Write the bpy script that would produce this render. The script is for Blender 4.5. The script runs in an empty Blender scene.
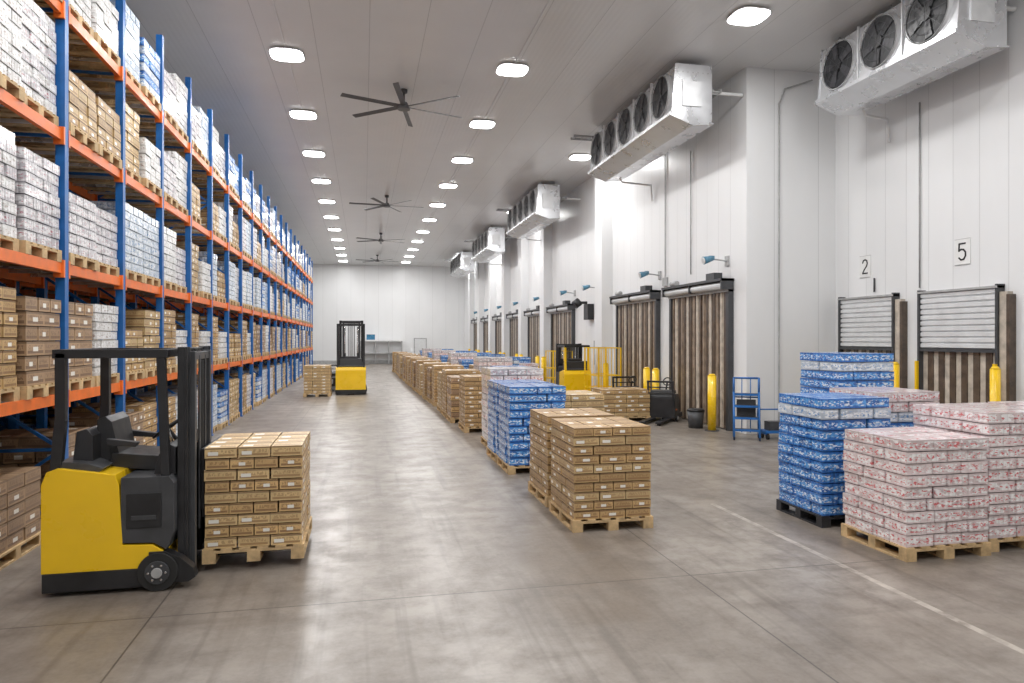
import bpy, math, random
from mathutils import Vector, Matrix
random.seed(7)
S = bpy.context.scene
COL = S.collection
CEIL = 8.4

# ------------------------------------------------------------ node helpers
def new_mat(name):
    m = bpy.data.materials.new(name); m.use_nodes = True
    nt = m.node_tree; b = nt.nodes['Principled BSDF']
    return m, nt, b
def nd(nt, t, **kw):
    n = nt.nodes.new(t)
    for k, v in kw.items(): setattr(n, k, v)
    return n
def mth(nt, op, a, b=None, c=None):
    n = nd(nt, 'ShaderNodeMath', operation=op)
    for i, x in enumerate((a, b, c)):
        if x is None: continue
        if isinstance(x, (int, float)): n.inputs[i].default_value = x
        else: nt.links.new(x, n.inputs[i])
    return n.outputs[0]
def mix(nt, fac, a, b, bt='MIX'):
    n = nd(nt, 'ShaderNodeMix', data_type='RGBA', blend_type=bt)
    for s, x in ((n.inputs[0], fac), (n.inputs[6], a), (n.inputs[7], b)):
        if isinstance(x, (int, float)): s.default_value = x
        elif isinstance(x, (tuple, list)): s.default_value = (*x[:3], 1)
        else: nt.links.new(x, s)
    return n.outputs[2]
def noise(nt, vec, scale, detail=3, rough=.55):
    n = nd(nt, 'ShaderNodeTexNoise'); n.inputs['Scale'].default_value = scale
    n.inputs['Detail'].default_value = detail; n.inputs['Roughness'].default_value = rough
    if vec is not None: nt.links.new(vec, n.inputs['Vector'])
    return n.outputs['Fac']
def ramp(nt, x, a, b, lo=0., hi=1.):
    n = nd(nt, 'ShaderNodeMapRange'); nt.links.new(x, n.inputs[0])
    n.inputs[1].default_value = a; n.inputs[2].default_value = b
    n.inputs[3].default_value = lo; n.inputs[4].default_value = hi
    return n.outputs[0]
def mapping(nt, vec, scale):
    n = nd(nt, 'ShaderNodeMapping'); n.inputs['Scale'].default_value = scale
    nt.links.new(vec, n.inputs[0]); return n.outputs[0]
def bump(nt, b, h, strength=.3, dist=.01):
    n = nd(nt, 'ShaderNodeBump'); n.inputs['Strength'].default_value = strength
    n.inputs['Distance'].default_value = dist
    nt.links.new(h, n.inputs['Height']); nt.links.new(n.outputs[0], b.inputs['Normal'])
def simple(name, col, rough=.5, metal=0., var=.12, scale=6, coat=0., bmp=0., emis=None):
    m, nt, b = new_mat(name)
    tc = nd(nt, 'ShaderNodeTexCoord').outputs['Object']
    n = noise(nt, tc, scale, 4)
    dark = tuple(c*(1-var*2) for c in col); lite = tuple(min(1, c*(1+var)) for c in col)
    nt.links.new(mix(nt, ramp(nt, n, .3, .7), dark, lite), b.inputs['Base Color'])
    nt.links.new(ramp(nt, n, .3, .7, max(.05, rough-.08), min(1, rough+.08)), b.inputs['Roughness'])
    b.inputs['Metallic'].default_value = metal
    b.inputs['Coat Weight'].default_value = coat
    if bmp: bump(nt, b, noise(nt, tc, scale*6, 3), bmp, .004)
    if emis:
        b.inputs['Emission Color'].default_value = (*emis[0], 1); b.inputs['Emission Strength'].default_value = emis[1]
    return m

def attr_rand(nt):
    return nd(nt, 'ShaderNodeAttribute', attribute_name='rnd').outputs['Fac']

def carton_mat(name, base, label=(.8, .78, .72), shade_band=None, labelrect=(.36, .64, .3, .62), var=.32, print_col=None, coat=.2):
    m, nt, b = new_mat(name)
    tcn = nd(nt, 'ShaderNodeTexCoord'); tc = tcn.outputs['Object']
    uv = nd(nt, 'ShaderNodeSeparateXYZ'); nt.links.new(tcn.outputs['UV'], uv.inputs[0])
    u, v = uv.outputs[0], uv.outputs[1]
    r = attr_rand(nt)
    oi = nd(nt, 'ShaderNodeObjectInfo').outputs['Random']
    rr = mth(nt, 'MULTIPLY', mth(nt, 'ADD', r, oi), .5)
    c = mix(nt, rr, tuple(x*(1-var) for x in base), tuple(min(1, x*(1+var*.7)) for x in base))
    c = mix(nt, ramp(nt, noise(nt, tc, 9, 4), .35, .7, 0, .3), c, tuple(x*.6 for x in base))
    def rect(a0, a1, b0, b1):
        return mth(nt, 'MULTIPLY', mth(nt, 'MULTIPLY', mth(nt, 'GREATER_THAN', u, a0), mth(nt, 'LESS_THAN', u, a1)),
                   mth(nt, 'MULTIPLY', mth(nt, 'GREATER_THAN', v, b0), mth(nt, 'LESS_THAN', v, b1)))
    if print_col:
        c = mix(nt, rect(.06, .94, .14, .36), c, print_col)
        tx = ramp(nt, noise(nt, mapping(nt, tc, (1, 1, .6)), 60, 1), .48, .52, 0, .7)
        c = mix(nt, mth(nt, 'MULTIPLY', rect(.1, .9, .42, .75), tx), c, print_col)
    if shade_band:
        c = mix(nt, rect(-.1, 1.1, .84, 1.1), c, shade_band)  # dark top strip: tape, plus shade of the gap between layers painted in
    if label:
        has = mth(nt, 'GREATER_THAN', r, .45)
        c = mix(nt, mth(nt, 'MULTIPLY', rect(*labelrect), has), c, label)
    nt.links.new(c, b.inputs['Base Color'])
    b.inputs['Roughness'].default_value = .5
    b.inputs['Coat Weight'].default_value = coat; b.inputs['Coat Roughness'].default_value = .25
    bump(nt, b, noise(nt, mapping(nt, tc, (1, 1, .35)), 30, 3), .35, .01)
    return m

def pack_mat(name, c1, c2, c3, s=1., thr=(.46, .54), thr3=(.56, .62), coat=.8, w3=.9, dk=.5):
    """shrink-wrapped retail packs: printed lettering and bottle rows under film"""
    m, nt, b = new_mat(name)
    tcn = nd(nt, 'ShaderNodeTexCoord'); tc = tcn.outputs['Object']
    r = attr_rand(nt)
    n1 = noise(nt, mapping(nt, tc, (1, 1, 2.2)), 11*s, 2)
    n2 = noise(nt, mapping(nt, tc, (1, 1, 2.0)), 27*s, 3)
    uv = nd(nt, 'ShaderNodeSeparateXYZ'); nt.links.new(tcn.outputs['UV'], uv.inputs[0])
    u, v = uv.outputs[0], uv.outputs[1]
    c = mix(nt, r, c1, tuple(x*.75 for x in c1))
    mid = mth(nt, 'MULTIPLY', mth(nt, 'GREATER_THAN', v, .14), mth(nt, 'LESS_THAN', v, .86))
    c = mix(nt, mth(nt, 'MULTIPLY', ramp(nt, n1, *thr), mid), c, c2)
    bt = mth(nt, 'ABSOLUTE', mth(nt, 'SINE', mth(nt, 'MULTIPLY', u, math.pi*4)))
    c = mix(nt, ramp(nt, bt, 0, .25, .35, 0), c, tuple(x*dk for x in c1))
    mid3 = mth(nt, 'MULTIPLY', mth(nt, 'GREATER_THAN', v, .22), mth(nt, 'LESS_THAN', v, .76))
    c = mix(nt, mth(nt, 'MULTIPLY', mth(nt, 'MULTIPLY', ramp(nt, n2, *thr3), w3), mid3), c, c3)
    nt.links.new(c, b.inputs['Base Color'])
    b.inputs['Roughness'].default_value = .35
    b.inputs['Coat Weight'].default_value = coat; b.inputs['Coat Roughness'].default_value = .12
    h = mth(nt, 'ADD', noise(nt, mapping(nt, tc, (1, 1, .3)), 24, 3), mth(nt, 'MULTIPLY', bt, .6))
    bump(nt, b, h, .7, .016)
    return m

# ------------------------------------------------------------ materials
M = {}
M['carton'] = carton_mat('brown_carton', (.58, .38, .17), shade_band=(.22, .13, .06), print_col=(.28, .16, .07))
M['carton2'] = carton_mat('tan_carton', (.64, .46, .23), shade_band=(.28, .18, .09), labelrect=(.1, .42, .25, .6), print_col=(.36, .22, .10))
M['carton3'] = carton_mat('dark_carton', (.40, .26, .15), shade_band=(.22, .14, .08), print_col=(.20, .12, .07))
M['blue'] = pack_mat('blue_packs', (.03, .17, .55), (.10, .36, .78), (.82, .88, .94), thr3=(.52, .57))
M['bluelt'] = pack_mat('blue_white_packs', (.58, .66, .76), (.84, .87, .90), (.06, .26, .58), thr3=(.56, .60))
M['pink'] = pack_mat('red_white_packs', (.78, .66, .66), (.90, .88, .88), (.66, .09, .10), thr3=(.54, .60), dk=.65)
M['white'] = pack_mat('film_wrapped_packs', (.76, .75, .74), (.88, .88, .88), (.36, .26, .22), thr3=(.57, .63), dk=.6)
M['purple'] = pack_mat('grey_packs', (.60, .58, .61), (.82, .81, .82), (.50, .18, .22), thr3=(.57, .63), dk=.6)
M['wood'] = simple('pallet_wood', (.60, .42, .22), .7, var=.2, scale=9, bmp=.3)
M['blackpl'] = simple('black_plastic', (.028, .028, .031), .45)
M['black'] = simple('black_steel', (.02, .02, .022), .4, var=.2)
M['dkgrey'] = simple('dark_grey_paint', (.055, .057, .062), .45)
M['rubber'] = simple('rubber', (.02, .02, .02), .7)
M['yellow'] = simple('yellow_paint', (.92, .58, .01), .3, var=.03, coat=.4, scale=2)
M['rblue'] = simple('rack_blue', (.012, .12, .38), .4, var=.1)
M['rorange'] = simple('rack_orange', (.80, .17, .025), .4, var=.1)
M['steel'] = simple('galvanized_steel', (.72, .73, .75), .3, metal=.7, var=.04, scale=2.5)
M['alu'] = simple('roller_aluminium', (.74, .75, .76), .38, metal=.2, var=.04)
M['white_p'] = simple('white_paint', (.8, .8, .8), .4, var=.04)
M['grey_p'] = simple('grey_paint', (.42, .42, .42), .5)
M['fanblk'] = simple('fan_dark', (.02, .021, .024), .5)
M['fanblade'] = simple('fan_blade_grey', (.05, .05, .055), .4)
M['ceilfan'] = simple('ceiling_fan_grey', (.08, .08, .085), .4)
M['tealblue'] = simple('dock_light_blue', (.10, .26, .38), .4)
M['stepblue'] = simple('step_blue', (.02, .14, .42), .4)
M['brownstrip'] = simple('curtain_brown', (.10, .068, .046), .4, var=.25, coat=.3)
M['beigestrip'] = simple('curtain_beige', (.56, .49, .41), .4, var=.15, coat=.3)
M['midstrip'] = simple('curtain_mid', (.29, .22, .16), .4, var=.2, coat=.3)
M['screen'] = simple('screen_blue', (.05, .2, .35), .2)
M['chrome'] = simple('chrome', (.7, .7, .7), .15, metal=1)
M['plaque'] = simple('sign_white', (.80, .80, .79), .5, var=.03)
M['lens'] = simple('led_lens', (.9, .9, .9), .3, emis=((1, 1, 1), 14))

def wall_mat(name, axis, period=1.15, col=(.82, .825, .83), rough=.33, rib=0., tone=.08, linek=.5):
    m, nt, b = new_mat(name)
    pos = nd(nt, 'ShaderNodeNewGeometry').outputs['Position']
    s = nd(nt, 'ShaderNodeSeparateXYZ'); nt.links.new(pos, s.inputs[0])
    x = s.outputs[axis]
    fr = mth(nt, 'FRACT', mth(nt, 'DIVIDE', mth(nt, 'ADD', x, 100), period))
    line = mth(nt, 'LESS_THAN', fr, .014)
    n = noise(nt, mapping(nt, pos, (1, 1, .35)), .9, 4)
    c = mix(nt, ramp(nt, n, .3, .7), tuple(v*.95 for v in col), col)
    wn = nd(nt, 'ShaderNodeTexWhiteNoise', noise_dimensions='1D')
    nt.links.new(mth(nt, 'FLOOR', mth(nt, 'DIVIDE', mth(nt, 'ADD', x, 100), period)), wn.inputs['W'])
    c = mix(nt, ramp(nt, wn.outputs['Value'], 0, 1, 0, tone), c, (.45, .45, .46))
    c = mix(nt, mth(nt, 'MULTIPLY', line, linek), c, (.28, .28, .28))
    nt.links.new(c, b.inputs['Base Color'])
    b.inputs['Roughness'].default_value = rough
    h = mth(nt, 'MULTIPLY', line, -1)
    if rib:
        w = mth(nt, 'SINE', mth(nt, 'MULTIPLY', x, 2*math.pi/.115))
        h = mth(nt, 'ADD', h, mth(nt, 'MULTIPLY', w, rib))
    bump(nt, b, h, .5, .01)
    return m
M['wallY'] = wall_mat('wall_panels_y', 1, .575)
M['wallX'] = wall_mat('wall_panels_x', 0, linek=.35)
M['ceil'] = wall_mat('ceiling_panels', 0, 1.1, (.68, .68, .68), .28, rib=.12)

def floor_mat():
    m, nt, b = new_mat('polished_concrete')
    pos = nd(nt, 'ShaderNodeNewGeometry').outputs['Position']
    s = nd(nt, 'ShaderNodeSeparateXYZ'); nt.links.new(pos, s.inputs[0])
    X, Y = s.outputs[0], s.outputs[1]
    big = noise(nt, mapping(nt, pos, (1, .45, 1)), .55, 5, .6)
    mid = noise(nt, pos, 2.2, 7, .68)
    fine = noise(nt, pos, 28, 4, .7)
    c = mix(nt, ramp(nt, big, .38, .62), (.155, .126, .102), (.29, .258, .228))
    c = mix(nt, ramp(nt, mid, .42, .62, 0, .7), c, (.115, .092, .074))
    c = mix(nt, ramp(nt, fine, .3, .75, 0, .22), c, (.36, .33, .295))
    def joint(x, off, per, w):
        fr = mth(nt, 'FRACT', mth(nt, 'DIVIDE', mth(nt, 'ADD', x, off+per*50), per))
        return mth(nt, 'LESS_THAN', fr, w/per)
    j = mth(nt, 'MAXIMUM', joint(X, -2.95, 4.6, .014), joint(Y, -5.9, 4.8, .014))
    c = mix(nt, mth(nt, 'MULTIPLY', j, .8), c, (.04, .034, .03))
    dl = mth(nt, 'LESS_THAN', mth(nt, 'ABSOLUTE', mth(nt, 'SUBTRACT', X, 4.52)), .035)
    dl = mth(nt, 'MULTIPLY', dl, mth(nt, 'LESS_THAN', Y, 8.4))
    dl = mth(nt, 'MULTIPLY', dl, ramp(nt, noise(nt, pos, 7, 4), .35, .6, .1, .6))
    c = mix(nt, dl, c, (.55, .50, .44))
    sc = noise(nt, mapping(nt, pos, (6, .25, 1)), 1.2, 3)
    c = mix(nt, ramp(nt, sc, .54, .72, 0, .5), c, (.085, .068, .055))
    sc2 = noise(nt, mapping(nt, pos, (.5, 5, 1)), 1.1, 3)
    c = mix(nt, ramp(nt, sc2, .58, .75, 0, .35), c, (.10, .08, .064))
    nt.links.new(c, b.inputs['Base Color'])
    nt.links.new(ramp(nt, mid, .3, .7, .29, .47), b.inputs['Roughness'])
    b.inputs['Specular IOR Level'].default_value = .6
    bump(nt, b, mth(nt, 'ADD', mth(nt, 'MULTIPLY', mid, 1.0), mth(nt, 'MULTIPLY', j, -2)), .06, .006)
    return m
M['floor'] = floor_mat()

# ------------------------------------------------------------ mesh builder
class MB:
    def __init__(s):
        s.v = []; s.f = []; s.m = []; s.uv = []; s.r = []; s.sm = []; s.mats = []
    def mi(s, k):
        if k not in s.mats: s.mats.append(k)
        return s.mats.index(k)
    def face(s, idx, mat, uv=None, r=.5, smooth=False):
        s.f.append(idx); s.m.append(s.mi(mat)); s.r.append(r); s.sm.append(smooth)
        s.uv += uv if uv else ([(0, 0), (1, 0), (1, 1), (0, 1)] if len(idx) == 4 else [(0.01, 0.01)]*len(idx))
    def box(s, x0, x1, y0, y1, z0, z1, mat, r=.5, top=None):
        o = len(s.v)
        s.v += [(x0,y0,z0),(x1,y0,z0),(x1,y1,z0),(x0,y1,z0),(x0,y0,z1),(x1,y0,z1),(x1,y1,z1),(x0,y1,z1)]
        for q in ((0,1,5,4),(1,2,6,5),(2,3,7,6),(3,0,4,7),(4,5,6,7),(3,2,1,0)):
            s.face([o+i for i in q], mat, r=r)
    def hexa(s, P, mat, r=.5):
        o = len(s.v); s.v += [tuple(p) for p in P]
        for q in ((0,1,5,4),(1,2,6,5),(2,3,7,6),(3,0,4,7),(4,5,6,7),(3,2,1,0)):
            s.face([o+i for i in q], mat, r=r)
    def beam(s, p0, p1, w, h, mat, up=(0, 0, 1)):
        p0 = Vector(p0); p1 = Vector(p1); d = (p1-p0).normalized(); up = Vector(up)
        if abs(d.dot(up)) > .98: up = Vector((1, 0, 0))
        a = d.cross(up).normalized(); b = a.cross(d).normalized()
        a *= w/2; b *= h/2
        s.hexa([p0-a-b, p0+a-b, p1+a-b, p1-a-b, p0-a+b, p0+a+b, p1+a+b, p1-a+b], mat)
    def cyl(s, p0, p1, r0, mat, r1=None, seg=16, cap=True):
        if r1 is None: r1 = r0
        p0 = Vector(p0); p1 = Vector(p1); d = (p1-p0).normalized()
        up = Vector((0, 0, 1)) if abs(d.z) < .95 else Vector((1, 0, 0))
        a = d.cross(up).normalized(); b = d.cross(a).normalized()
        o = len(s.v)
        for p, r in ((p0, r0), (p1, r1)):
            for i in range(seg):
                t = 2*math.pi*i/seg
                s.v.append(tuple(p + a*math.cos(t)*r + b*math.sin(t)*r))
        for i in range(seg):
            j = (i+1) % seg
            s.face([o+i, o+j, o+seg+j, o+seg+i], mat, smooth=True)
        if cap:
            s.face([o+i for i in range(seg)][::-1], mat); s.face([o+seg+i for i in range(seg)], mat)
    def tube(s, pts, r, mat, seg=8, closed=False):
        P = [Vector(p) for p in pts]; n = len(P); o = len(s.v)
        prev = None
        for k, p in enumerate(P):
            if closed: d = P[(k+1) % n]-P[k-1]
            else: d = P[min(k+1, n-1)]-P[max(k-1, 0)]
            d.normalize()
            if prev is None:
                up = Vector((0, 0, 1)) if abs(d.z) < .9 else Vector((1, 0, 0))
                a = d.cross(up).normalized()
            else:
                a = (prev - d*prev.dot(d)).normalized()
            prev = a; b = d.cross(a)
            for i in range(seg):
                t = 2*math.pi*i/seg
                s.v.append(tuple(p + a*math.cos(t)*r + b*math.sin(t)*r))
        for k in range(n if closed else n-1):
            k2 = (k+1) % n
            for i in range(seg):
                j = (i+1) % seg
                s.face([o+k*seg+i, o+k*seg+j, o+k2*seg+j, o+k2*seg+i], mat, smooth=True)
    def ring(s, c, axis, R, r, mat, seg=24, ts=6):
        c = Vector(c); ax = Vector(axis).normalized()
        up = Vector((0, 0, 1)) if abs(ax.z) < .9 else Vector((1, 0, 0))
        a = ax.cross(up).normalized(); b = ax.cross(a)
        s.tube([c + a*math.cos(2*math.pi*i/seg)*R + b*math.sin(2*math.pi*i/seg)*R for i in range(seg)], r, mat, ts, True)
    def prism(s, pts, axis, a0, a1, mat):
        o = len(s.v); n = len(pts)
        for a in (a0, a1):
            for p, q in pts:
                s.v.append((p, a, q) if axis == 'y' else ((a, p, q) if axis == 'x' else (p, q, a)))
        s.face([o+i for i in range(n)], mat); s.face([o+n+i for i in range(n)][::-1], mat)
        for i in range(n):
            j = (i+1) % n
            s.face([o+j, o+i, o+n+i, o+n+j], mat)
    def mesh(s, name, fix=True):
        me = bpy.data.meshes.new(name)
        me.from_pydata(s.v, [], s.f)
        for k in s.mats: me.materials.append(M[k])
        me.polygons.foreach_set('material_index', s.m)
        me.polygons.foreach_set('use_smooth', s.sm)
        ul = me.uv_layers.new(name='UVMap')
        flat = [c for t in s.uv for c in t]
        ul.data.foreach_set('uv', flat)
        at = me.attributes.new('rnd', 'FLOAT', 'FACE'); at.data.foreach_set('value', s.r)
        if fix:
            import bmesh
            bm = bmesh.new(); bm.from_mesh(me)
            bmesh.ops.recalc_face_normals(bm, faces=bm.faces[:]); bm.to_mesh(me); bm.free()
        me.update(); return me
    def obj(s, name, loc=(0, 0, 0), rz=0, bevel=0, fix=True):
        o = bpy.data.objects.new(name, s.mesh(name, fix)); COL.objects.link(o)
        o.location = loc; o.rotation_euler = (0, 0, rz)
        if bevel:
            md = o.modifiers.new('bevel', 'BEVEL'); md.width = bevel; md.segments = 2
            md.limit_method = 'ANGLE'; md.angle_limit = math.radians(50)
        return o

# ------------------------------------------------------------ room shell
YB, YN = 60.0, -6.0
XL, XF, XNR, YC = -6.4, 8.55, 10.86, 14.3
def slab(name, x0, x1, y0, y1, z0, z1, mat):
    b = MB(); b.box(x0, x1, y0, y1, z0, z1, mat); return b.obj(name)
slab('floor', XL-.3, XNR+.3, YN-.3, YB+.3, -.2, 0, 'floor')
slab('ceiling', XL-.3, XNR+.3, YN-.3, YB+.3, CEIL, CEIL+.2, 'ceil')
slab('wall_left', XL-.3, XL, YN, YB, 0, CEIL, 'wallY')
slab('wall_back', XL-.3, XF+.3, YB, YB+.3, 0, CEIL, 'wallX')
slab('wall_front', XL-.3, XNR+.3, YN-.3, YN, 0, CEIL, 'wallX')
slab('wall_right', XNR, XNR+.3, YN, YC, 0, CEIL, 'wallY')
slab('wall_return', XF, XNR+.3, YC, YC+.3, 0, CEIL, 'wallX')
slab('wall_dock', XF, XF+.3, YC+.3, YB, 0, CEIL, 'wallY')
for i, y in enumerate((23.0, 31.0, 35.7, 40.3, 44.9, 49.5, 54.0)):
    slab('trim_%d' % (i+1), XF-.4, XF, y, y+.75, 0, CEIL, 'wallX')
slab('baseboard_right', XNR-.03, XNR, YN, 5.0, 0, .25, 'grey_p')
slab('baseboard_back', XL, XF, YB-.04, YB, 0, .3, 'grey_p')

# ------------------------------------------------------------ pallets with loads
def add_pallet(b, w, d, mat='wood', z=0.0):
    hw, hd = w/2, d/2
    n = 6
    for i in range(n):
        x = -hw + i*(w-.1)/(n-1)
        b.box(x, x+.1, -hd, hd, z+.115, z+.135, mat)
    for y in (-hd, -.05, hd-.1):
        b.box(-hw, hw, y, y+.1, z+.095, z+.114, mat)
        for x in (-hw, -.06, hw-.12):
            b.box(x, x+.12, y, y+.1, z+.02, z+.094, mat)
    for x in (-hw, -.06, hw-.12):
        b.box(x, x+.12, -hd, hd, z+.0, z+.02, mat)
def stack_mesh(name, w, d, layers, lh, nx, ny, mats, pmat='wood', jit=.006, ragged=0, mixlayers=None, gap=.006):
    b = MB(); add_pallet(b, w, d, pmat)
    W, D = w-.03, d-.03
    z = .137
    for L in range(layers):
        sw = nx != ny and abs(w-d) < .25
        a, c = (nx, ny) if (L % 2 == 0 or not sw) else (ny, nx)
        mt = mats[L % len(mats)] if not mixlayers else mats[mixlayers[L]]
        for i in range(a):
            for j in range(c):
                if 0 < i < a-1 and 0 < j < c-1 and L < layers-1: continue
                if L == layers-1 and random.random() < ragged: continue
                jx, jy = random.uniform(-jit, jit), random.uniform(-jit, jit)
                g = gap
                x0 = -W/2 + i*W/a; y0 = -D/2 + j*D/c
                b.box(x0+g+jx, x0+W/a-g+jx, y0+g+jy, y0+D/c-g+jy, z, z+lh-.010, mt, r=random.random())
        z += lh
    return b.mesh(name, fix=False), z
def add_stack(me, x, y, z=0, rz=0, name=None, parent=None):
    o = bpy.data.objects.new(name or me.name, me); COL.objects.link(o)
    o.location = (x, y, z); o.rotation_euler = (0, 0, rz)
    if parent: o.parent = parent
    return o

CART = 'pallet_of_cartons'; PK = 'pallet_of_shrink_wrapped_packs'
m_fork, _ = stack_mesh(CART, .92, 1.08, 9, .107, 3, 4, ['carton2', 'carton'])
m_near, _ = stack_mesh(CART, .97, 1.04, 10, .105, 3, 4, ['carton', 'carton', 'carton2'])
m_blue, _ = stack_mesh(PK, .98, .98, 10, .128, 3, 4, ['blue'], jit=.012)
m_pinkL, _ = stack_mesh(PK, 1.0, .95, 9, .118, 3, 4, ['pink'], jit=.012)
m_pinkH, _ = stack_mesh(PK, 1.05, 1.05, 11, .118, 3, 4, ['pink'], jit=.012)
m_blueR, _ = stack_mesh(PK, .95, .9, 11, .124, 3, 4, ['blue', 'bluelt'], 'blackpl', jit=.012, mixlayers=[0,0,0,0,0,0,0,0,0,1,0])
m_blueR2, _ = stack_mesh(PK, .95, .95, 11, .127, 3, 4, ['blue', 'bluelt', 'pink'], 'blackpl', jit=.012, mixlayers=[0,0,0,0,0,0,0,0,1,2,2])
m_blueT, _ = stack_mesh(PK, .95, .95, 14, .132, 3, 4, ['blue', 'bluelt'], 'wood', jit=.012, mixlayers=[0]*12+[1, 0])
m_wp, _ = stack_mesh(PK, 1.1, 1.1, 11, .133, 3, 4, ['purple', 'pink'], jit=.01)
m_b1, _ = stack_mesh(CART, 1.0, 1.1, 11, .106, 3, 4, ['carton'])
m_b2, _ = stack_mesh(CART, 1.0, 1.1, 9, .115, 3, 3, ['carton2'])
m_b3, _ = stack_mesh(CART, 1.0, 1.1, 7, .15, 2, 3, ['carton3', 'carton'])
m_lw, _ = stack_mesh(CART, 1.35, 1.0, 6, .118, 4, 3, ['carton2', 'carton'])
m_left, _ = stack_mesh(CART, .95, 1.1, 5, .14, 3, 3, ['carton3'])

add_stack(m_fork, -1.03, 7.49, .07)
add_stack(m_near, 2.79, 7.99); add_stack(m_near, 2.80, 9.18)
add_stack(m_blue, 2.76, 11.36); add_stack(m_blue, 2.76, 12.42); add_stack(m_b2, 3.85, 12.6)
add_stack(m_wp, 2.95, 13.8)
add_stack(m_blueR, 5.65, 7.50); add_stack(m_blueR2, 6.66, 7.85)
add_stack(m_pinkL, 5.70, 6.28); add_stack(m_pinkH, 6.80, 6.42); add_stack(m_pinkH, 7.94, 6.5)
add_stack(m_blueT, 7.12, 9.15)
add_stack(m_lw, 6.75, 17.6)
add_stack(m_left, -3.84, 7.75)
y = 16.4
i = 0
while y < 47:
    xc = 2.75 - (y-16)*.014 + random.uniform(-.05, .05)
    add_stack([m_b1, m_b3, m_b1, m_b2][i % 4], xc, y, rz=random.uniform(-.02, .02))
    y += 1.25 if i % 3 else 1.9
    i += 1
for xr, y0, y1, kinds in ((3.95, 19, 46, [m_blue, m_b2, m_wp, m_b1]), (5.1, 24, 46, [m_b3, m_blueR, m_pinkL, m_b2]), (6.3, 27, 45, [m_pinkL, m_blue, m_b3])):
    y = y0; i = 0
    while y < y1:
        add_stack(kinds[i % len(kinds)], xr+random.uniform(-.06, .06), y, rz=random.uniform(-.02, .02))
        y += 1.3 + (1.2 if i % 4 == 3 else 0); i += 1
add_stack(m_b2, -1.72, 27.3)

# ------------------------------------------------------------ pallet rack
LV = [1.57, 3.06, 4.58, 6.02]
FY = [8.85 + 1.95*k for k in range(-2, 21)]
RT = 7.35
def rack(xf, xb, name):
    b = MB()
    for y in FY:
        for x in (xf, xb):
            b.box(x-.05, x+.05, y-.05, y+.05, .012, RT, 'rblue')
            b.box(x-.075, x+.075, y-.08, y+.08, 0, .012, 'rblue')
        z = .2; k = 0
        while z < RT-.5:
            b.beam((xf, y, z), (xb, y, z), .035, .035, 'rblue')
            za, zb = (z, z+.72)
            b.beam((xf if k % 2 else xb, y, za), (xb if k % 2 else xf, y, zb), .035, .035, 'rblue')
            z += .72; k += 1
    for y0, y1 in zip(FY[:-1], FY[1:]):
        for z in LV:
            for x in (xf, xb):
                b.box(x-.028, x+.028, y0+.05, y1-.05, z-.12, z, 'rorange')
                for yy in (y0+.05, y1-.09):
                    b.box(x-.055, x+.055, yy, yy+.04, z-.17, z+.03, 'rorange')
            for t in (.2, .5, .8):
                yy = y0 + (y1-y0)*t
                b.box(min(xf, xb)+.03, max(xf, xb)-.03, yy-.02, yy+.02, z-.04, z-.005, 'steel')
    return b.obj(name, fix=False)
R1 = rack(-3.4, -4.4, 'pallet_rack')
R2 = rack(-4.75, -5.75, 'pallet_rack')
goods = bpy.data.objects.new('racked_pallet_loads', None); COL.objects.link(goods)
V = {}
def var(k, lay, lh, mats, nx=3, ny=3, w=.86):
    me, z = stack_mesh('pallet_load_'+k, w, 1.02, lay, lh, nx, ny, mats, jit=.009)
    V[k] = me
var('white', 8, .118, ['white'], 3, 4); var('white2', 9, .118, ['white', 'purple'], 3, 4); var('whlow', 5, .13, ['white'], 3, 3)
var('purple', 8, .12, ['purple'], 3, 4); var('blue', 8, .122, ['bluelt'], 3, 4); var('bluelow', 6, .13, ['bluelt', 'blue'], 3, 3)
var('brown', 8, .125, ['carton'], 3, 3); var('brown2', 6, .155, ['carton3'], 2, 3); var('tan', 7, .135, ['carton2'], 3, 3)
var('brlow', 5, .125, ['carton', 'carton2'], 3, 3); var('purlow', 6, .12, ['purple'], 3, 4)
explicit = {  # (bay, level): (slot near, slot far)
 (0,4):('white','white'), (1,4):('white2','white'), (2,4):('white','whlow'), (3,4):('blue','bluelow'), (4,4):('purlow','white'),
 (0,3):('white','white2'), (1,3):('white','white2'), (2,3):('brlow','brlow'), (3,3):('tan','whlow'), (4,3):('purlow','white'),
 (0,2):('white','white2'), (1,2):('white2','purple'), (2,2):('purlow','purlow'), (3,2):('blue','blue'), (4,2):('white','purlow'),
 (0,1):('brown2','brown'), (1,1):('brown','brown2'), (2,1):('brown2','white'), (3,1):('brlow','tan'), (4,1):('brown','whlow'),
 (2,0):('brown2','brlow'), (3,0):('brown2','brown'), (4,0):('brown','blue'), (5,0):('blue','blue'), (6,0):('blue','bluelow')}
pat = {0: ['brown2', 'brown', 'blue', 'blue', 'bluelow', 'purple', 'tan', 'brown'],
       1: ['brown', 'brlow', 'brown2', 'whlow', 'tan', 'brown', 'white', 'brown2'],
       2: ['white', 'whlow', 'blue', 'purlow', 'brlow', 'white', 'tan', 'bluelow'],
       3: ['brlow', 'whlow', 'bluelow', 'white', 'purple', 'whlow', 'blue', 'brown'],
       4: ['white', 'whlow', 'white', 'bluelow', 'blue', 'purlow', 'whlow', 'purlow']}
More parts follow.
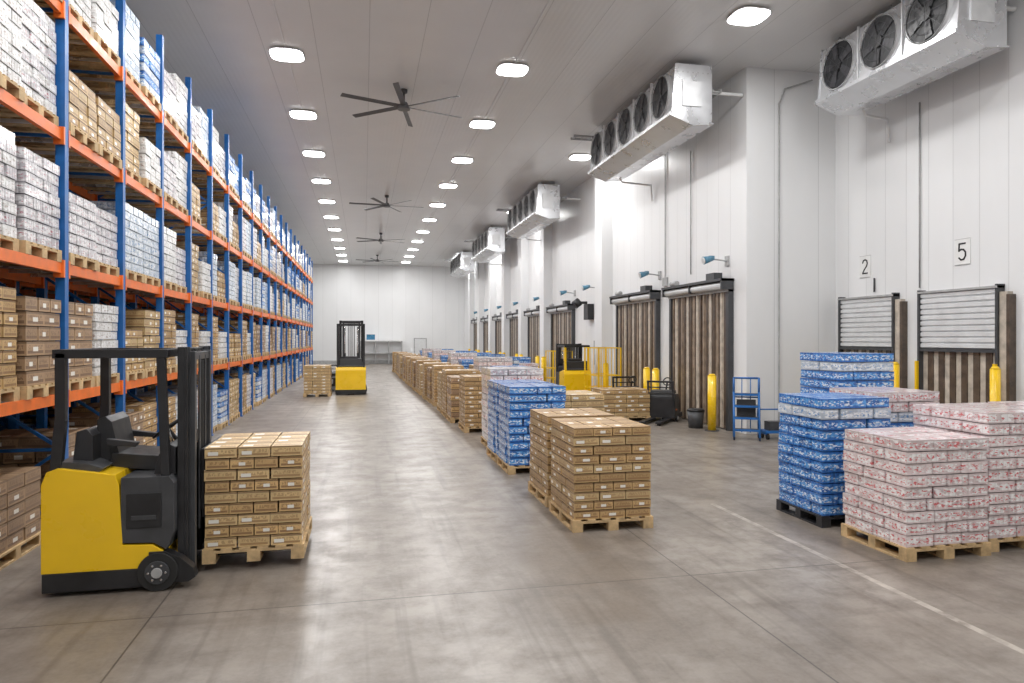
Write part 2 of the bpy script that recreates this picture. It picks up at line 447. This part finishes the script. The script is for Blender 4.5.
for ri, xc in enumerate((-3.9, -5.25)):
    for bi, (y0, y1) in enumerate(zip(FY[:-1], FY[1:])):
        for L in range(5):
            for s in (0, 1):
                e = explicit.get((bi, L)) if ri == 0 else None
                if not e and random.random() < (.05 if ri == 0 else .15): continue
                if L == 0 and ri == 0 and y0 < 8.8 and y1 > 6.9: continue
                yc = y0 + .06 + .46 + s*.915
                k = e[s] if e else random.choice(pat[L])
                z = 0 if L == 0 else LV[L-1]
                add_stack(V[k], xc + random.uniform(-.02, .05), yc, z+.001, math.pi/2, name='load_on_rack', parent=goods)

# ------------------------------------------------------------ reach trucks
def reach_truck(name, loc, rz, guard=2.1, mast=2.12, hw=.6, shift=.0, forks=True, post='black'):
    b = MB()
    R = -.54
    b.prism([(R+.01, .04), (.30, .04), (.30, .2), (R+.01, .2)], 'y', -hw, hw, 'black')
    b.prism([(R, .2), (.43, .2), (.43, .33), (.33, .40), (.09, .41), (.06, .93), (.03, 1.02), (-.42, 1.09), (-.50, 1.06), (R, .95)], 'y', -hw+.01, hw-.01, 'yellow')
    b.prism([(-.47, 1.09), (-.12, 1.03), (-.08, 1.07), (-.2, 1.12), (-.42, 1.14), (-.47, 1.12)], 'y', -hw+.06, hw-.06, 'dkgrey')
    b.prism([(.075, .425), (.335, .415), (.44, .35), (.50, .5), (.50, .93), (.46, .99), (.075, .99)], 'y', -hw+.015, hw-.015, 'dkgrey')
    b.box(.12, .40, -hw+.005, -hw+.02, .55, .85, 'black')
    b.box(.16, .36, -hw-.003, -hw+.01, .62, .66, 'dkgrey')
    # seat
    b.prism([(-.12, 1.03), (.28, .99), (.32, 1.04), (.30, 1.12), (-.10, 1.16)], 'y', -.26, .26, 'blackpl')
    b.prism([(-.12, 1.09), (-.04, 1.11), (-.11, 1.44), (-.16, 1.49), (-.23, 1.46), (-.22, 1.09)], 'y', -.24, .24, 'blackpl')
    b.prism([(-.12, 1.24), (.12, 1.22), (.14, 1.26), (-.12, 1.30)], 'y', -.34, -.27, 'blackpl')
    b.prism([(-.12, 1.24), (.12, 1.22), (.14, 1.26), (-.12, 1.30)], 'y', .27, .34, 'blackpl')
    b.prism([(-.36, 1.12), (-.2, 1.10), (-.2, 1.34), (-.25, 1.4), (-.33, 1.38)], 'y', -.42, .42, 'blackpl')
    # dashboard + steering wheel + levers
    b.prism([(.30, .98), (.48, .98), (.48, 1.22), (.42, 1.26), (.34, 1.16)], 'y', -.45, .45, 'blackpl')
    b.cyl((.36, .12, 1.20), (.27, .12, 1.32), .02, 'black', seg=8)
    b.ring((.27, .12, 1.33), (-.6, 0, .8), .15, .014, 'black', 20)
    for y in (-.3, -.22, -.14):
        b.cyl((.38, y, 1.22), (.34, y, 1.36), .01, 'chrome', seg=6); b.cyl((.34, y, 1.36), (.335, y, 1.39), .02, 'black', seg=8)
    b.box(.36, .40, .25, .43, 1.30, 1.46, 'blackpl')
    b.cyl((.40, .34, 1.22), (.38, .34, 1.32), .015, 'black', seg=6)
    # overhead guard
    gx0, gx1 = -.47, .44; gy = hw-.08
    for y in (-gy, gy):
        b.beam((-.45, y, 1.04), (-.41, y, 1.5), .07, .085, post, (1, 0, 0))
        b.beam((-.41, y, 1.49), (-.41, y, guard-.03), .07, .08, post, (1, 0, 0))
        b.beam((.42, y, .95), (.38, y, guard-.03), .06, .07, 'black', (1, 0, 0))
        b.box(gx0, gx1, y-.035, y+.035, guard-.075, guard, 'black')
    b.box(gx0, gx0+.08, -gy, gy, guard-.07, guard+.002, 'black'); b.box(gx1-.08, gx1, -gy, gy, guard-.07, guard+.002, 'black')
    for i in range(7):
        y = -gy + (i+.9)*2*gy/7.8
        b.box(gx0+.05, gx1-.05, y-.014, y+.014, guard-.05, guard-.015, 'black')
    # mast
    for sy in (-1, 1):
        ya, yb = sorted((sy*.47, sy*.38)); b.box(.50, .56, ya, yb, .06, mast, 'black')
        b.box(.56, .585, *sorted((sy*.47, sy*.455)), .06, mast, 'black'); b.box(.50, .585, *sorted((sy*.375, sy*.365)), .06, mast, 'dkgrey')
        ya, yb = sorted((sy*.35, sy*.28)); b.box(.545, .62, ya, yb, .10, mast-.04, 'dkgrey')
        b.cyl((.54, sy*.25, .15), (.54, sy*.25, mast-.25), .028, 'chrome', seg=10)
        b.cyl((.54, sy*.25, .1), (.54, sy*.25, mast*.55), .04, 'black', seg=10)
        b.box(.60, .615, sy*.12-.015, sy*.12+.015, .4, mast-.08, 'dkgrey')
    for z in (.35, 1.2, mast-.1):
        b.box(.50, .54, -.46, .46, z, z+.09, 'black')
    b.box(.545, .61, -.34, .34, mast-.12, mast-.05, 'dkgrey')
    # hydraulic hoses
    for y in (-.06, -.02, .02, .06):
        b.tube([(.47, y, .95), (.50, y, 1.3), (.52, y, mast-.2), (.56, y, mast-.02), (.60, y, mast-.15), (.60, y, .7)], .010, 'rubber', seg=6)
    for sy in (-1, 1):
        y0, y1 = sorted((sy*hw, sy*(hw-.11)))
        b.prism([(.3, .06), (.62, .06), (.68, .1), (.66, .18), (.55, .28), (.43, .34), (.3, .34)], 'y', y0, y1, 'black')
        yw = sy*hw
        b.cyl((.375, yw-sy*.10, .165), (.375, yw+sy*.02, .165), .165, 'rubber', seg=28)
        b.cyl((.375, yw+sy*.015, .165), (.375, yw+sy*.035, .165), .10, 'dkgrey', seg=20)
        b.cyl((.375, yw+sy*.03, .165), (.375, yw+sy*.05, .165), .045, 'grey_p', seg=12)
        for k in range(6):
            t = k*math.pi/3
            b.cyl((.375+.07*math.cos(t), yw+sy*.03, .165+.07*math.sin(t)), (.375+.07*math.cos(t), yw+sy*.042, .165+.07*math.sin(t)), .012, 'chrome', seg=6)
    b.cyl((-.35, -.12, .11), (-.35, .12, .11), .11, 'rubber', seg=20)
    if forks:
        b.box(.625, .65, shift-.4, shift+.4, .15, .24, 'black'); b.box(.625, .65, shift-.4, shift+.4, .50, .58, 'black')
        for sy in (-1, 1):
            y = shift+sy*.22
            b.box(.652, .69, y-.055, y+.055, .092, .6, 'black')
            b.hexa([(.652, y-.055, .092), (1.5, y-.04, .098), (1.5, y+.04, .098), (.652, y+.055, .092),
                    (.652, y-.055, .135), (1.5, y-.04, .108), (1.5, y+.04, .108), (.652, y+.055, .135)], 'black')
            b.box(.62, .65, shift+sy*.4-.02, shift+sy*.4+.02, .58, 1.15, 'black')
        b.box(.62, .645, shift-.4, shift+.4, 1.11, 1.15, 'black')
        for k in range(1, 6):
            b.box(.625, .64, shift-.4+k*.133-.008, shift-.4+k*.133+.008, .58, 1.12, 'black')
    return b.obj(name, loc, rz, bevel=.012)
reach_truck('reach_forklift', (-2.13, 7.12, 0), 0, shift=.3)
reach_truck('reach_forklift', (-.50, 27.9, 0), math.pi/2, guard=2.75, mast=2.9, hw=.58)
reach_truck('reach_forklift', (7.2, 23.3, 0), math.pi/2, guard=1.95, mast=2.0, hw=.5, post='yellow')

def cage_cart(name, loc, rz, col='yellow', h=1.5, w=.8, d=1.1):
    b = MB()
    b.box(-w/2, w/2, -d/2, d/2, .18, .24, col)
    for x in (-w/2+.02, w/2-.02):
        for y in (-d/2+.02, d/2-.02):
            b.box(x-.02, x+.02, y-.02, y+.02, .2, h, col)
            b.cyl((x-.02, y, .08), (x+.02, y, .08), .08, 'rubber', seg=14)
            b.box(x-.03, x+.03, y-.03, y+.03, .1, .2, 'grey_p')
    for z in (.6, 1.0, h-.03):
        b.box(-w/2, w/2, d/2-.03, d/2, z, z+.03, col); b.box(-w/2, -w/2+.03, -d/2, d/2, z, z+.03, col); b.box(w/2-.03, w/2, -d/2, d/2, z, z+.03, col)
        b.box(-w/2, w/2, -d/2, -d/2+.03, z, z+.03, col)
    for k in range(1, 7):
        x = -w/2 + k*w/7
        b.box(x-.008, x+.008, d/2-.02, d/2-.005, .24, h, col); b.box(x-.008, x+.008, -d/2+.005, -d/2+.02, .24, h, col)
    return b.obj(name, loc, rz)
cage_cart('yellow_cage_trolley', (7.5, 21.1, 0), .1, h=1.9)
cage_cart('yellow_cage_trolley', (7.5, 26.2, 0), 0, h=1.7)

def pallet_jack(name, loc, rz):
    b = MB()
    b.prism([(-.35, .1), (.12, .1), (.12, .62), (.04, .72), (-.22, .72), (-.35, .55)], 'y', -.38, .38, 'black')
    b.prism([(-.33, .73), (.02, .73), (0, .80), (-.25, .82)], 'y', -.30, .30, 'dkgrey')
    b.box(-.36, -.345, -.2, .2, .3, .5, 'grey_p')
    b.prism([(-.75, .08), (-.35, .08), (-.35, .2), (-.7, .2)], 'y', -.36, .36, 'dkgrey')
    b.cyl((-.25, -.05, .12), (-.25, .05, .12), .12, 'rubber', seg=18)
    for sy in (-1, 1):
        b.cyl((-.1, sy*.36-.03, .09), (-.1, sy*.36+.04, .09), .09, 'rubber', seg=14)
        b.cyl((-.1, sy*.40-.01, .09), (-.1, sy*.40+.012, .09), .05, 'grey_p', seg=12)
        b.box(.12, 1.1, sy*.2-.08, sy*.2+.08, .05, .10, 'black')
        b.cyl((1.0, sy*.2-.04, .04), (1.0, sy*.2+.04, .04), .04, 'rubber', seg=12)
        b.beam((.12, sy*.33, .4), (.16, sy*.33, 1.05), .05, .05, 'black')
    for z in (.75, .9, 1.05): b.beam((.16, -.36, z), (.16, .36, z), .03 if z < 1 else .05, .03 if z < 1 else .05, 'black')
    b.box(-.1, .05, -.384, .384, .3, .34, 'rorange')
    b.cyl((-.28, 0, .6), (-.5, 0, .98), .025, 'black', seg=8)
    b.ring((-.52, 0, 1.02), (1, 0, .5), .11, .018, 'black', 16)
    return b.obj(name, loc, rz, bevel=.01)
pallet_jack('powered_pallet_jack', (7.72, 17.05, 0), -math.pi/2-.7)
pallet_jack('powered_pallet_jack', (7.45, 18.95, 0), math.pi/2)
pallet_jack('powered_pallet_jack', (-1.45, 29.8, 0), math.pi/2)

# blue rolling steps
def steps():
    b = MB(); w = .26
    for sx in (-w, w):
        b.cyl((sx, -.25, .02), (sx, .06, 1.02), .022, 'stepblue', seg=8)
        b.cyl((sx, .26, .02), (sx, .16, 1.32), .022, 'stepblue', seg=8)
        b.cyl((sx, .06, 1.0), (sx, .06, 1.32), .022, 'stepblue', seg=8)
        b.cyl((sx, .06, 1.32), (sx, .16, 1.32), .022, 'stepblue', seg=8)
        b.cyl((sx, -.2, .12), (sx, .26, .12), .018, 'stepblue', seg=8)
        b.cyl((sx, -.1, .48), (sx, .23, .48), .018, 'stepblue', seg=8)
        for y in (-.23, .24): b.cyl((sx-.015, y, .04), (sx+.015, y, .04), .04, 'rubber', seg=10)
    for k in range(4):
        z = .24+k*.25; y = -.25+.31*(z-.02)
        b.box(-w, w, y-.02, y+.15, z-.04, z, 'blackpl'); b.box(-w, w, y-.025, y-.02, z-.05, z+.0, 'stepblue')
    b.cyl((-w, .16, 1.32), (w, .16, 1.32), .022, 'stepblue', seg=8)
    b.cyl((-w, .19, .9), (w, .19, .9), .016, 'stepblue', seg=8)
    for t in (-.09, .09): b.cyl((t, .22, .12), (t, .16, 1.32), .012, 'stepblue', seg=6)
    b.box(-.2, .2, .17, .19, .45, .85, 'dkgrey')
    return b.obj('rolling_step_ladder', (8.13, 13.6, 0), -.5)
steps()
def hand_cart():
    b = MB()
    b.box(-.3, .3, -.2, .2, .14, .19, 'stepblue')
    for x in (-.24, .24):
        for y in (-.14, .14): b.cyl((x-.02, y, .07), (x+.02, y, .07), .07, 'rubber', seg=12)
        b.box(x-.03, x+.03, -.16, .16, .1, .14, 'stepblue')
    b.tube([(-.28, .18, .18), (-.32, .2, .5), (-.32, .2, .62), (.32, .2, .62), (.32, .2, .5), (.28, .18, .18)], .016, 'stepblue')
    b.box(-.2, .2, -.12, .12, .19, .38, 'dkgrey')
    return b.obj('hand_cart', (8.80, 13.55, 0), -.15)
hand_cart()
b = MB(); b.cyl((0, 0, 0), (0, 0, .42), .17, 'dkgrey', r1=.21, seg=20); b.cyl((0, 0, .42), (0, 0, .47), .225, 'black', r1=.18, seg=20)
b.obj('waste_bin', (7.95, 15.6, 0))

# ------------------------------------------------------------ dock doors
dn = [0]
def dname():
    dn[0] += 1; return 'door_%d' % dn[0]
def dock_door(y0, y1, top):
    b = MB(); X = XF
    n = 34; w = (y1-y0)/n
    pat = ['brownstrip', 'midstrip', 'beigestrip', 'brownstrip', 'midstrip', 'brownstrip', 'beigestrip']
    for i in range(n):
        dx = .02 if i % 2 else 0
        b.box(X-.07-dx, X-.05-dx, y0+i*w, y0+(i+1)*w+.01, .03, top-.35, pat[(i*3+int(y0)) % 7])
    for yy in (y0-.12, y1): b.box(X-.14, X-.002, yy, yy+.12, 0, top-.1, 'dkgrey')
    b.box(X-.16, X-.002, y0-.12, y1+.12, top-.35, top-.10, 'grey_p')
    b.box(X-.36, X-.002, y0-.15, y1+.15, top-.10, top-.04, 'dkgrey')
    b.cyl((X-.22, y0-.1, top-.20), (X-.22, y1+.1, top-.20), .09, 'alu', seg=16)
    for yy in (y0-.15, (y0+y1)/2, y1+.1): b.box(X-.34, X-.02, yy, yy+.05, top-.30, top-.04, 'dkgrey')
    b.box(X-.34, X-.12, y0+.2, y0+.6, top-.04, top+.12, 'dkgrey')
    b.cyl((X-.24, y1-.6, top+.03), (X-.24, y1-.25, top+.03), .07, 'grey_p', seg=12)
    return b.obj(dname())
def bollard(x, y, h=1.25, r=.09):
    b = MB(); b.cyl((0, 0, 0), (0, 0, h-.05), r, 'yellow', seg=20)
    b.cyl((0, 0, h-.05), (0, 0, h), r, 'yellow', r1=r*.55, seg=20)
    b.cyl((0, 0, 0), (0, 0, .015), r*1.7, 'dkgrey', seg=20)
    return b.obj('bollard', (x, y, 0))
def dock_light(y, x=XF, z=4.05):
    b = MB()
    b.box(x-.04, x-.002, y-.08, y+.08, z-.12, z+.12, 'grey_p')
    b.tube([(x-.03, y, z), (x-.3, y, z+.03), (x-.42, y-.02, z+.03)], .02, 'grey_p')
    b.cyl((x-.66, y-.05, z-.01), (x-.42, y-.02, z+.05), .095, 'tealblue', r1=.06, seg=16)
    b.box(x-.5, x-.38, y-.06, y+.03, z+.02, z+.11, 'tealblue')
    b.cyl((x-.68, y-.05, z-.015), (x-.66, y-.05, z-.01), .08, 'alu', seg=16)
    return b.obj('dock_loading_light')
starts = [14.98, 19.1, 27.5, 32.1, 36.7, 41.3, 45.9, 50.4]
for i, y0 in enumerate(starts):
    dock_door(y0, y0+(3.0 if i == 0 else 3.1), 3.65)
    bollard(8.08, y0-.2 if i else y0+.05, 1.35, .1); bollard(8.08, y0+3.28, 1.35, .1)
    dock_light(y0+.15 if i == 0 else y0-.1)
dock_light(24.4)
b = MB()
b.box(XF-.25, XF-.002, 25.0, 25.5, 2.9, 3.5, 'black'); b.box(XF-.6, XF-.2, 25.2, 25.3, 3.5, 3.6, 'black'); b.cyl((XF-.7, 25.25, 3.45), (XF-.5, 25.25, 3.6), .16, 'black', seg=14)
b.box(XF-.12, XF-.002, 24.2, 24.7, 1.2, 2.1, 'grey_p')
b.obj('wall_fan_heater')

def near_door(y0, y1):
    b = MB(); X = XNR; top = 3.11
    n = 13; w = (y1-y0)/n
    for i in range(n):
        b.box(X-.06-(.02 if i % 2 else 0), X-.04, y0+i*w, y0+(i+1)*w, .02, 2.2, 'brownstrip' if i % 2 else 'beigestrip')
    z = 2.0
    while z < top-.06:
        b.prism([(X-.09, z), (X-.13, z+.02), (X-.13, z+.085), (X-.09, z+.105)], 'y', y0, y1, 'alu')
        z += .108
    b.box(X-.15, X-.05, y0, y1, 1.94, 2.0, 'dkgrey')
    b.box(X-.09, X-.002, y0, y1, 2.0, top-.05, 'alu')
    b.box(X-.17, X-.002, y0-.05, y1+.05, top-.04, top, 'grey_p')
    for yy in (y0-.05, y1): b.box(X-.16, X-.002, yy, yy+.05, 0, top+.03, 'dkgrey')
    b.box(X-.12, X-.002, y0-.2, y0-.052, .0, 3.0, 'beigestrip'); b.box(X-.14, X-.002, y0-.26, y0-.2, .0, 2.95, 'brownstrip')
    for yy in (y0-.06, y1+.0): b.box(X-.22, X-.17, yy, yy+.05, .0, 1.75, 'yellow')
    return b.obj(dname())
near_door(9.95, 11.62); near_door(12.35, 13.95)
near_door(5.2, 6.9)
for y in (9.7, 11.95, 13.8): bollard(XNR-.42, y, 1.72, .08)
def sign(y, z, ch):
    b = MB(); X = XNR
    b.box(X-.015, X-.002, y-.17, y+.17, z-.24, z+.24, 'plaque')
    for zz in (z-.24, z+.232): b.box(X-.018, X-.014, y-.17, y+.17, zz, zz+.008, 'grey_p')
    t = .03; hw_, hh = .085, .15
    if ch == '5':
        P = [(.8, 1), (-.75, 1), (-.85, .12), (-.3, .3), (.35, .25), (.85, -.1), (.85, -.55), (.4, -.95), (-.3, -1), (-.85, -.72)]
    else:
        P = [(-.85, .55), (-.5, .92), (.1, 1), (.65, .85), (.85, .45), (.6, .05), (-.3, -.5), (-.85, -1), (.9, -1)]
    pts = [Vector((X-.018, y-px*hw_, z+pz*hh)) for px, pz in P]
    for p, q in zip(pts[:-1], pts[1:]):
        d = (q-p).normalized()*.008
        b.beam(p-d, q+d, .006, t, 'black', up=(0, d.z, -d.y))
    return b.obj('dock_number_sign')
sign(10.76, 3.8, '5'); sign(13.3, 3.78, '2')

b = MB()
for (y, z0, z1, x) in ((17.0, 3.9, 7.2, XF), (18.6, 3.8, 8.2, XF), (23.9, 3.6, 8.3, XF)):
    b.cyl((x-.03, y, z0), (x-.03, y, z1), .015, 'grey_p', seg=8)
b.tube([(9.35, YC-.04, .3), (9.35, YC-.04, 7.6), (9.5, YC-.04, 7.95), (10.2, YC-.06, 8.2)], .02, 'grey_p')
b.cyl((XNR-.03, 11.75, 3.2), (XNR-.03, 11.75, 6.9), .015, 'grey_p', seg=8)
b.cyl((XNR-.03, 13.0, 3.2), (XNR-.03, 13.0, 3.5), .018, 'dkgrey', seg=8)
b.box(XF-.05, XF-.002, 18.45, 18.75, 3.7, 3.95, 'grey_p')
b.obj('wall_conduit')

# ------------------------------------------------------------ evaporator coolers
def cooler(name, X, y0, y1, nf, wallx, tray=True):
    b = MB(); dpt = .95; zt, zb = 8.22, 7.12
    b.prism([(X+.03, zb), (X+.12, zt), (X+dpt, zt), (X+dpt, zb-.12), (X+.5, zb-.16)], 'y', y0, y1, 'steel')
    b.prism([(X-.05, zb-.02), (X-.05, zb+.05), (X-.03, zb+.05), (X-.02, zb-.0), (X+.5, zb-.175), (X+dpt+.05, zb-.14), (X+dpt+.05, zb-.17), (X+.5, zb-.22)], 'y', y0-.04, y1+.04, 'steel')
    for yy in (y0-.02, y1):
        b.prism([(X+.0, zb-.02), (X+.09, zt+.03), (X+dpt+.02, zt+.03), (X+dpt+.02, zb-.14), (X+.5, zb-.18)], 'y', yy, yy+.02, 'steel')
    b.box(X+.25, X+.7, y0-.05, y0-.02, zb+.2, zb+.75, 'alu')
    for k in range(7): b.cyl((X+.15+k*.12, y0-.03, zb+.95), (X+.15+k*.12, y0-.015, zb+.95), .012, 'grey_p', seg=6)
    pitch = (y1-y0-.1)/nf
    zc = (zt+zb)/2+.02; xm = X+.075
    R = min(.45, pitch*.43)
    for i in range(nf):
        yc = y1-.05-pitch*(i+.5)
        b.cyl((xm+.03, yc, zc), (xm-.06, yc, zc), R+.05, 'alu', r1=R+.01, seg=32, cap=False)
        b.cyl((xm-.05, yc, zc), (xm-.0, yc, zc), R, 'fanblk', seg=32)
        b.cyl((xm-.10, yc, zc), (xm-.04, yc, zc), .12, 'black', seg=18)
        for k in range(5):
            t = k*2*math.pi/5+i
            d = Vector((0, math.cos(t), math.sin(t))); n = Vector((0, -math.sin(t), math.cos(t)))
            c = Vector((xm-.065, yc, zc))
            p = [c+d*.1-n*.05, c+d*.1+n*.05, c+d*(R*.92)+n*.13, c+d*(R*.92)-n*.05]
            q = [v+Vector((-.006, 0, 0)) for v in p]
            b.hexa(p+q, 'fanblade')
        for rr in (R*.45, R*.75): b.ring((xm-.10, yc, zc), (1, 0, 0), rr, .005, 'fanblade', 28, 4)
        b.ring((xm-.08, yc, zc), (1, 0, 0), R+.02, .012, 'grey_p', 28, 4)
        for k in range(4):
            t = k*math.pi/4
            b.beam((xm-.1, yc+R*math.cos(t), zc+R*math.sin(t)), (xm-.1, yc-R*math.cos(t), zc-R*math.sin(t)), .008, .008, 'fanblade')
        if i: b.box(xm-.06, xm, yc+pitch/2-.008, yc+pitch/2+.008, zb+.05, zt, 'alu')
    for y in (y0+.3, (y0+y1)/2, y1-.3):
        for x in (X+.3, X+.85): b.cyl((x, y, zt), (x, y, CEIL-.002), .015, 'grey_p', seg=8)
    b.tube([(X+.8, y1-.3, zb-.1), (X+.9, y1-.3, zb-.28), (wallx-.1, y1-.25, zb-.32), (wallx-.06, y1-.25, zb-.8)], .03, 'white_p')
    b.tube([(X+dpt, y0+.35, 7.8), (X+dpt+.2, y0+.35, 7.8), (wallx-.02, y0+.35, 7.8)], .04, 'white_p')
    if tray:
        for x in (X+dpt+.15, X+dpt+.35): b.box(x, x+.03, y0+.2, y1, zt-.45, zt-.38, 'grey_p')
        k = y0+.25
        while k < y1:
            b.box(X+dpt+.18, X+dpt+.35, k, k+.03, zt-.44, zt-.41, 'grey_p'); k += .35
        for dy in (0, .3): b.box(X-.4, X+.7, y1+.3+dy, y1+.33+dy, CEIL-.12, CEIL-.05, 'grey_p')
        k = X-.35
        while k < X+.7: b.box(k, k+.03, y1+.33, y1+.6, CEIL-.10, CEIL-.07, 'grey_p'); k += .25
    return b.obj(name, fix=True)
cooler('evaporator_cooler', 9.3, 9.35, 12.8, 3, XNR, False)
cooler('evaporator_cooler', 6.6, 14.1, 19.7, 5, XF)
cooler('evaporator_cooler', 6.6, 26.3, 31.9, 5, XF)
cooler('evaporator_cooler', 6.6, 37.2, 42.8, 5, XF)
cooler('evaporator_cooler', 6.6, 48.2, 53.8, 5, XF)
cooler('evaporator_cooler', 9.3, 0.0, 3.5, 3, XNR, False)

# ------------------------------------------------------------ ceiling fans
def ceiling_fan(x, y, rot):
    b = MB(); z = 7.95
    b.cyl((0, 0, z+.1), (0, 0, CEIL-.002), .03, 'ceilfan', seg=10)
    b.cyl((0, 0, CEIL-.08), (0, 0, CEIL-.002), .09, 'ceilfan', seg=14)
    b.cyl((0, 0, z-.05), (0, 0, z+.12), .16, 'ceilfan', r1=.09, seg=18)
    for k in range(6):
        t = rot + k*math.pi/3
        d = Vector((math.cos(t), math.sin(t), 0)); n = Vector((-math.sin(t), math.cos(t), 0)); c = Vector((0, 0, z))
        a = [c+d*.12-n*.05, c+d*1.6-n*.06, c+d*1.6+n*.07+Vector((0, 0, .03)), c+d*.12+n*.07+Vector((0, 0, .03))]
        b.hexa(a+[v+Vector((0, 0, .015)) for v in a], 'ceilfan')
    return b.obj('ceiling_fan', (x, y, 0))
for y, r in ((17.4, .35), (30.5, .1), (41.5, .5), (52.5, .2)): ceiling_fan(.97, y, r)

b = MB()
for x in (-1.64, 3.33):
    b.box(x-.012, x+.012, YN, YB, CEIL-.02, CEIL-.002, 'alu')
b.obj('ceiling_conduit')

# ------------------------------------------------------------ lights
def led(x, y, power=122):
    b = MB()
    def sq(r): return [(r*math.copysign(abs(math.cos(t))**.6, math.cos(t)), r*math.copysign(abs(math.sin(t))**.6, math.sin(t))) for t in [2*math.pi*k/32 for k in range(32)]]
    b.prism(sq(.355), 'z', CEIL-.05, CEIL-.021, 'white_p')
    b.prism(sq(.345), 'z', CEIL-.058, CEIL-.05, 'lens')
    o = b.obj('led_ceiling_light', (x, y, 0))
    L = bpy.data.lights.new('led_emitter', 'AREA'); L.shape = 'DISK'; L.size = .66; L.energy = power
    L.color = (1, .995, .985)
    lo = bpy.data.objects.new('led_emitter', L); COL.objects.link(lo); lo.parent = o
    lo.location = (0, 0, CEIL-.065)
for k in range(-5, 11):
    y = 15.5 + 4.12*k
    if YN+1 < y < YB-1:
        led(-1.64, y+.2); led(3.33, y)
for y in (1.5, 11.97, 22.5, 33.0, 43.5, 54.0): led(7.2, y, 100)
led(7.2, 6.8)

# ------------------------------------------------------------ back wall items
b = MB()
b.box(-.3, 3.2, YB-.9, YB-.1, 1.95, 2.05, 'white_p')
for x in (-.3, .9, 2.0, 3.1):
    b.box(x, x+.08, YB-.9, YB-.82, 0, 1.95, 'grey_p'); b.box(x, x+.08, YB-.2, YB-.12, 0, 1.95, 'grey_p')
b.box(-.3, 3.2, YB-.9, YB-.1, .9, .96, 'grey_p')
b.box(.2, .9, YB-.7, YB-.6, 2.05, 2.5, 'screen')
b.obj('packing_workbench')
b = MB()
b.box(4.2, 5.3, YB-.06, YB-.002, 0, 2.2, 'grey_p'); b.box(4.28, 5.22, YB-.09, YB-.05, .02, 2.12, 'alu')
b.obj(dname())

# world + camera
w = bpy.data.worlds.new('world'); S.world = w; w.use_nodes = True
w.node_tree.nodes['Background'].inputs[0].default_value = (.8, .85, .9, 1)
w.node_tree.nodes['Background'].inputs[1].default_value = .3
cam = bpy.data.cameras.new('camera'); co = bpy.data.objects.new('camera', cam); COL.objects.link(co)
co.location = (0, 0, 2.2); co.rotation_euler = (math.pi/2, 0, -math.radians(12.1))
cam.sensor_width = 36; cam.lens = 690/1024*36; cam.shift_y = -3.5/1024
cam.clip_end = 200
S.camera = co
S.view_settings.view_transform = 'Standard'
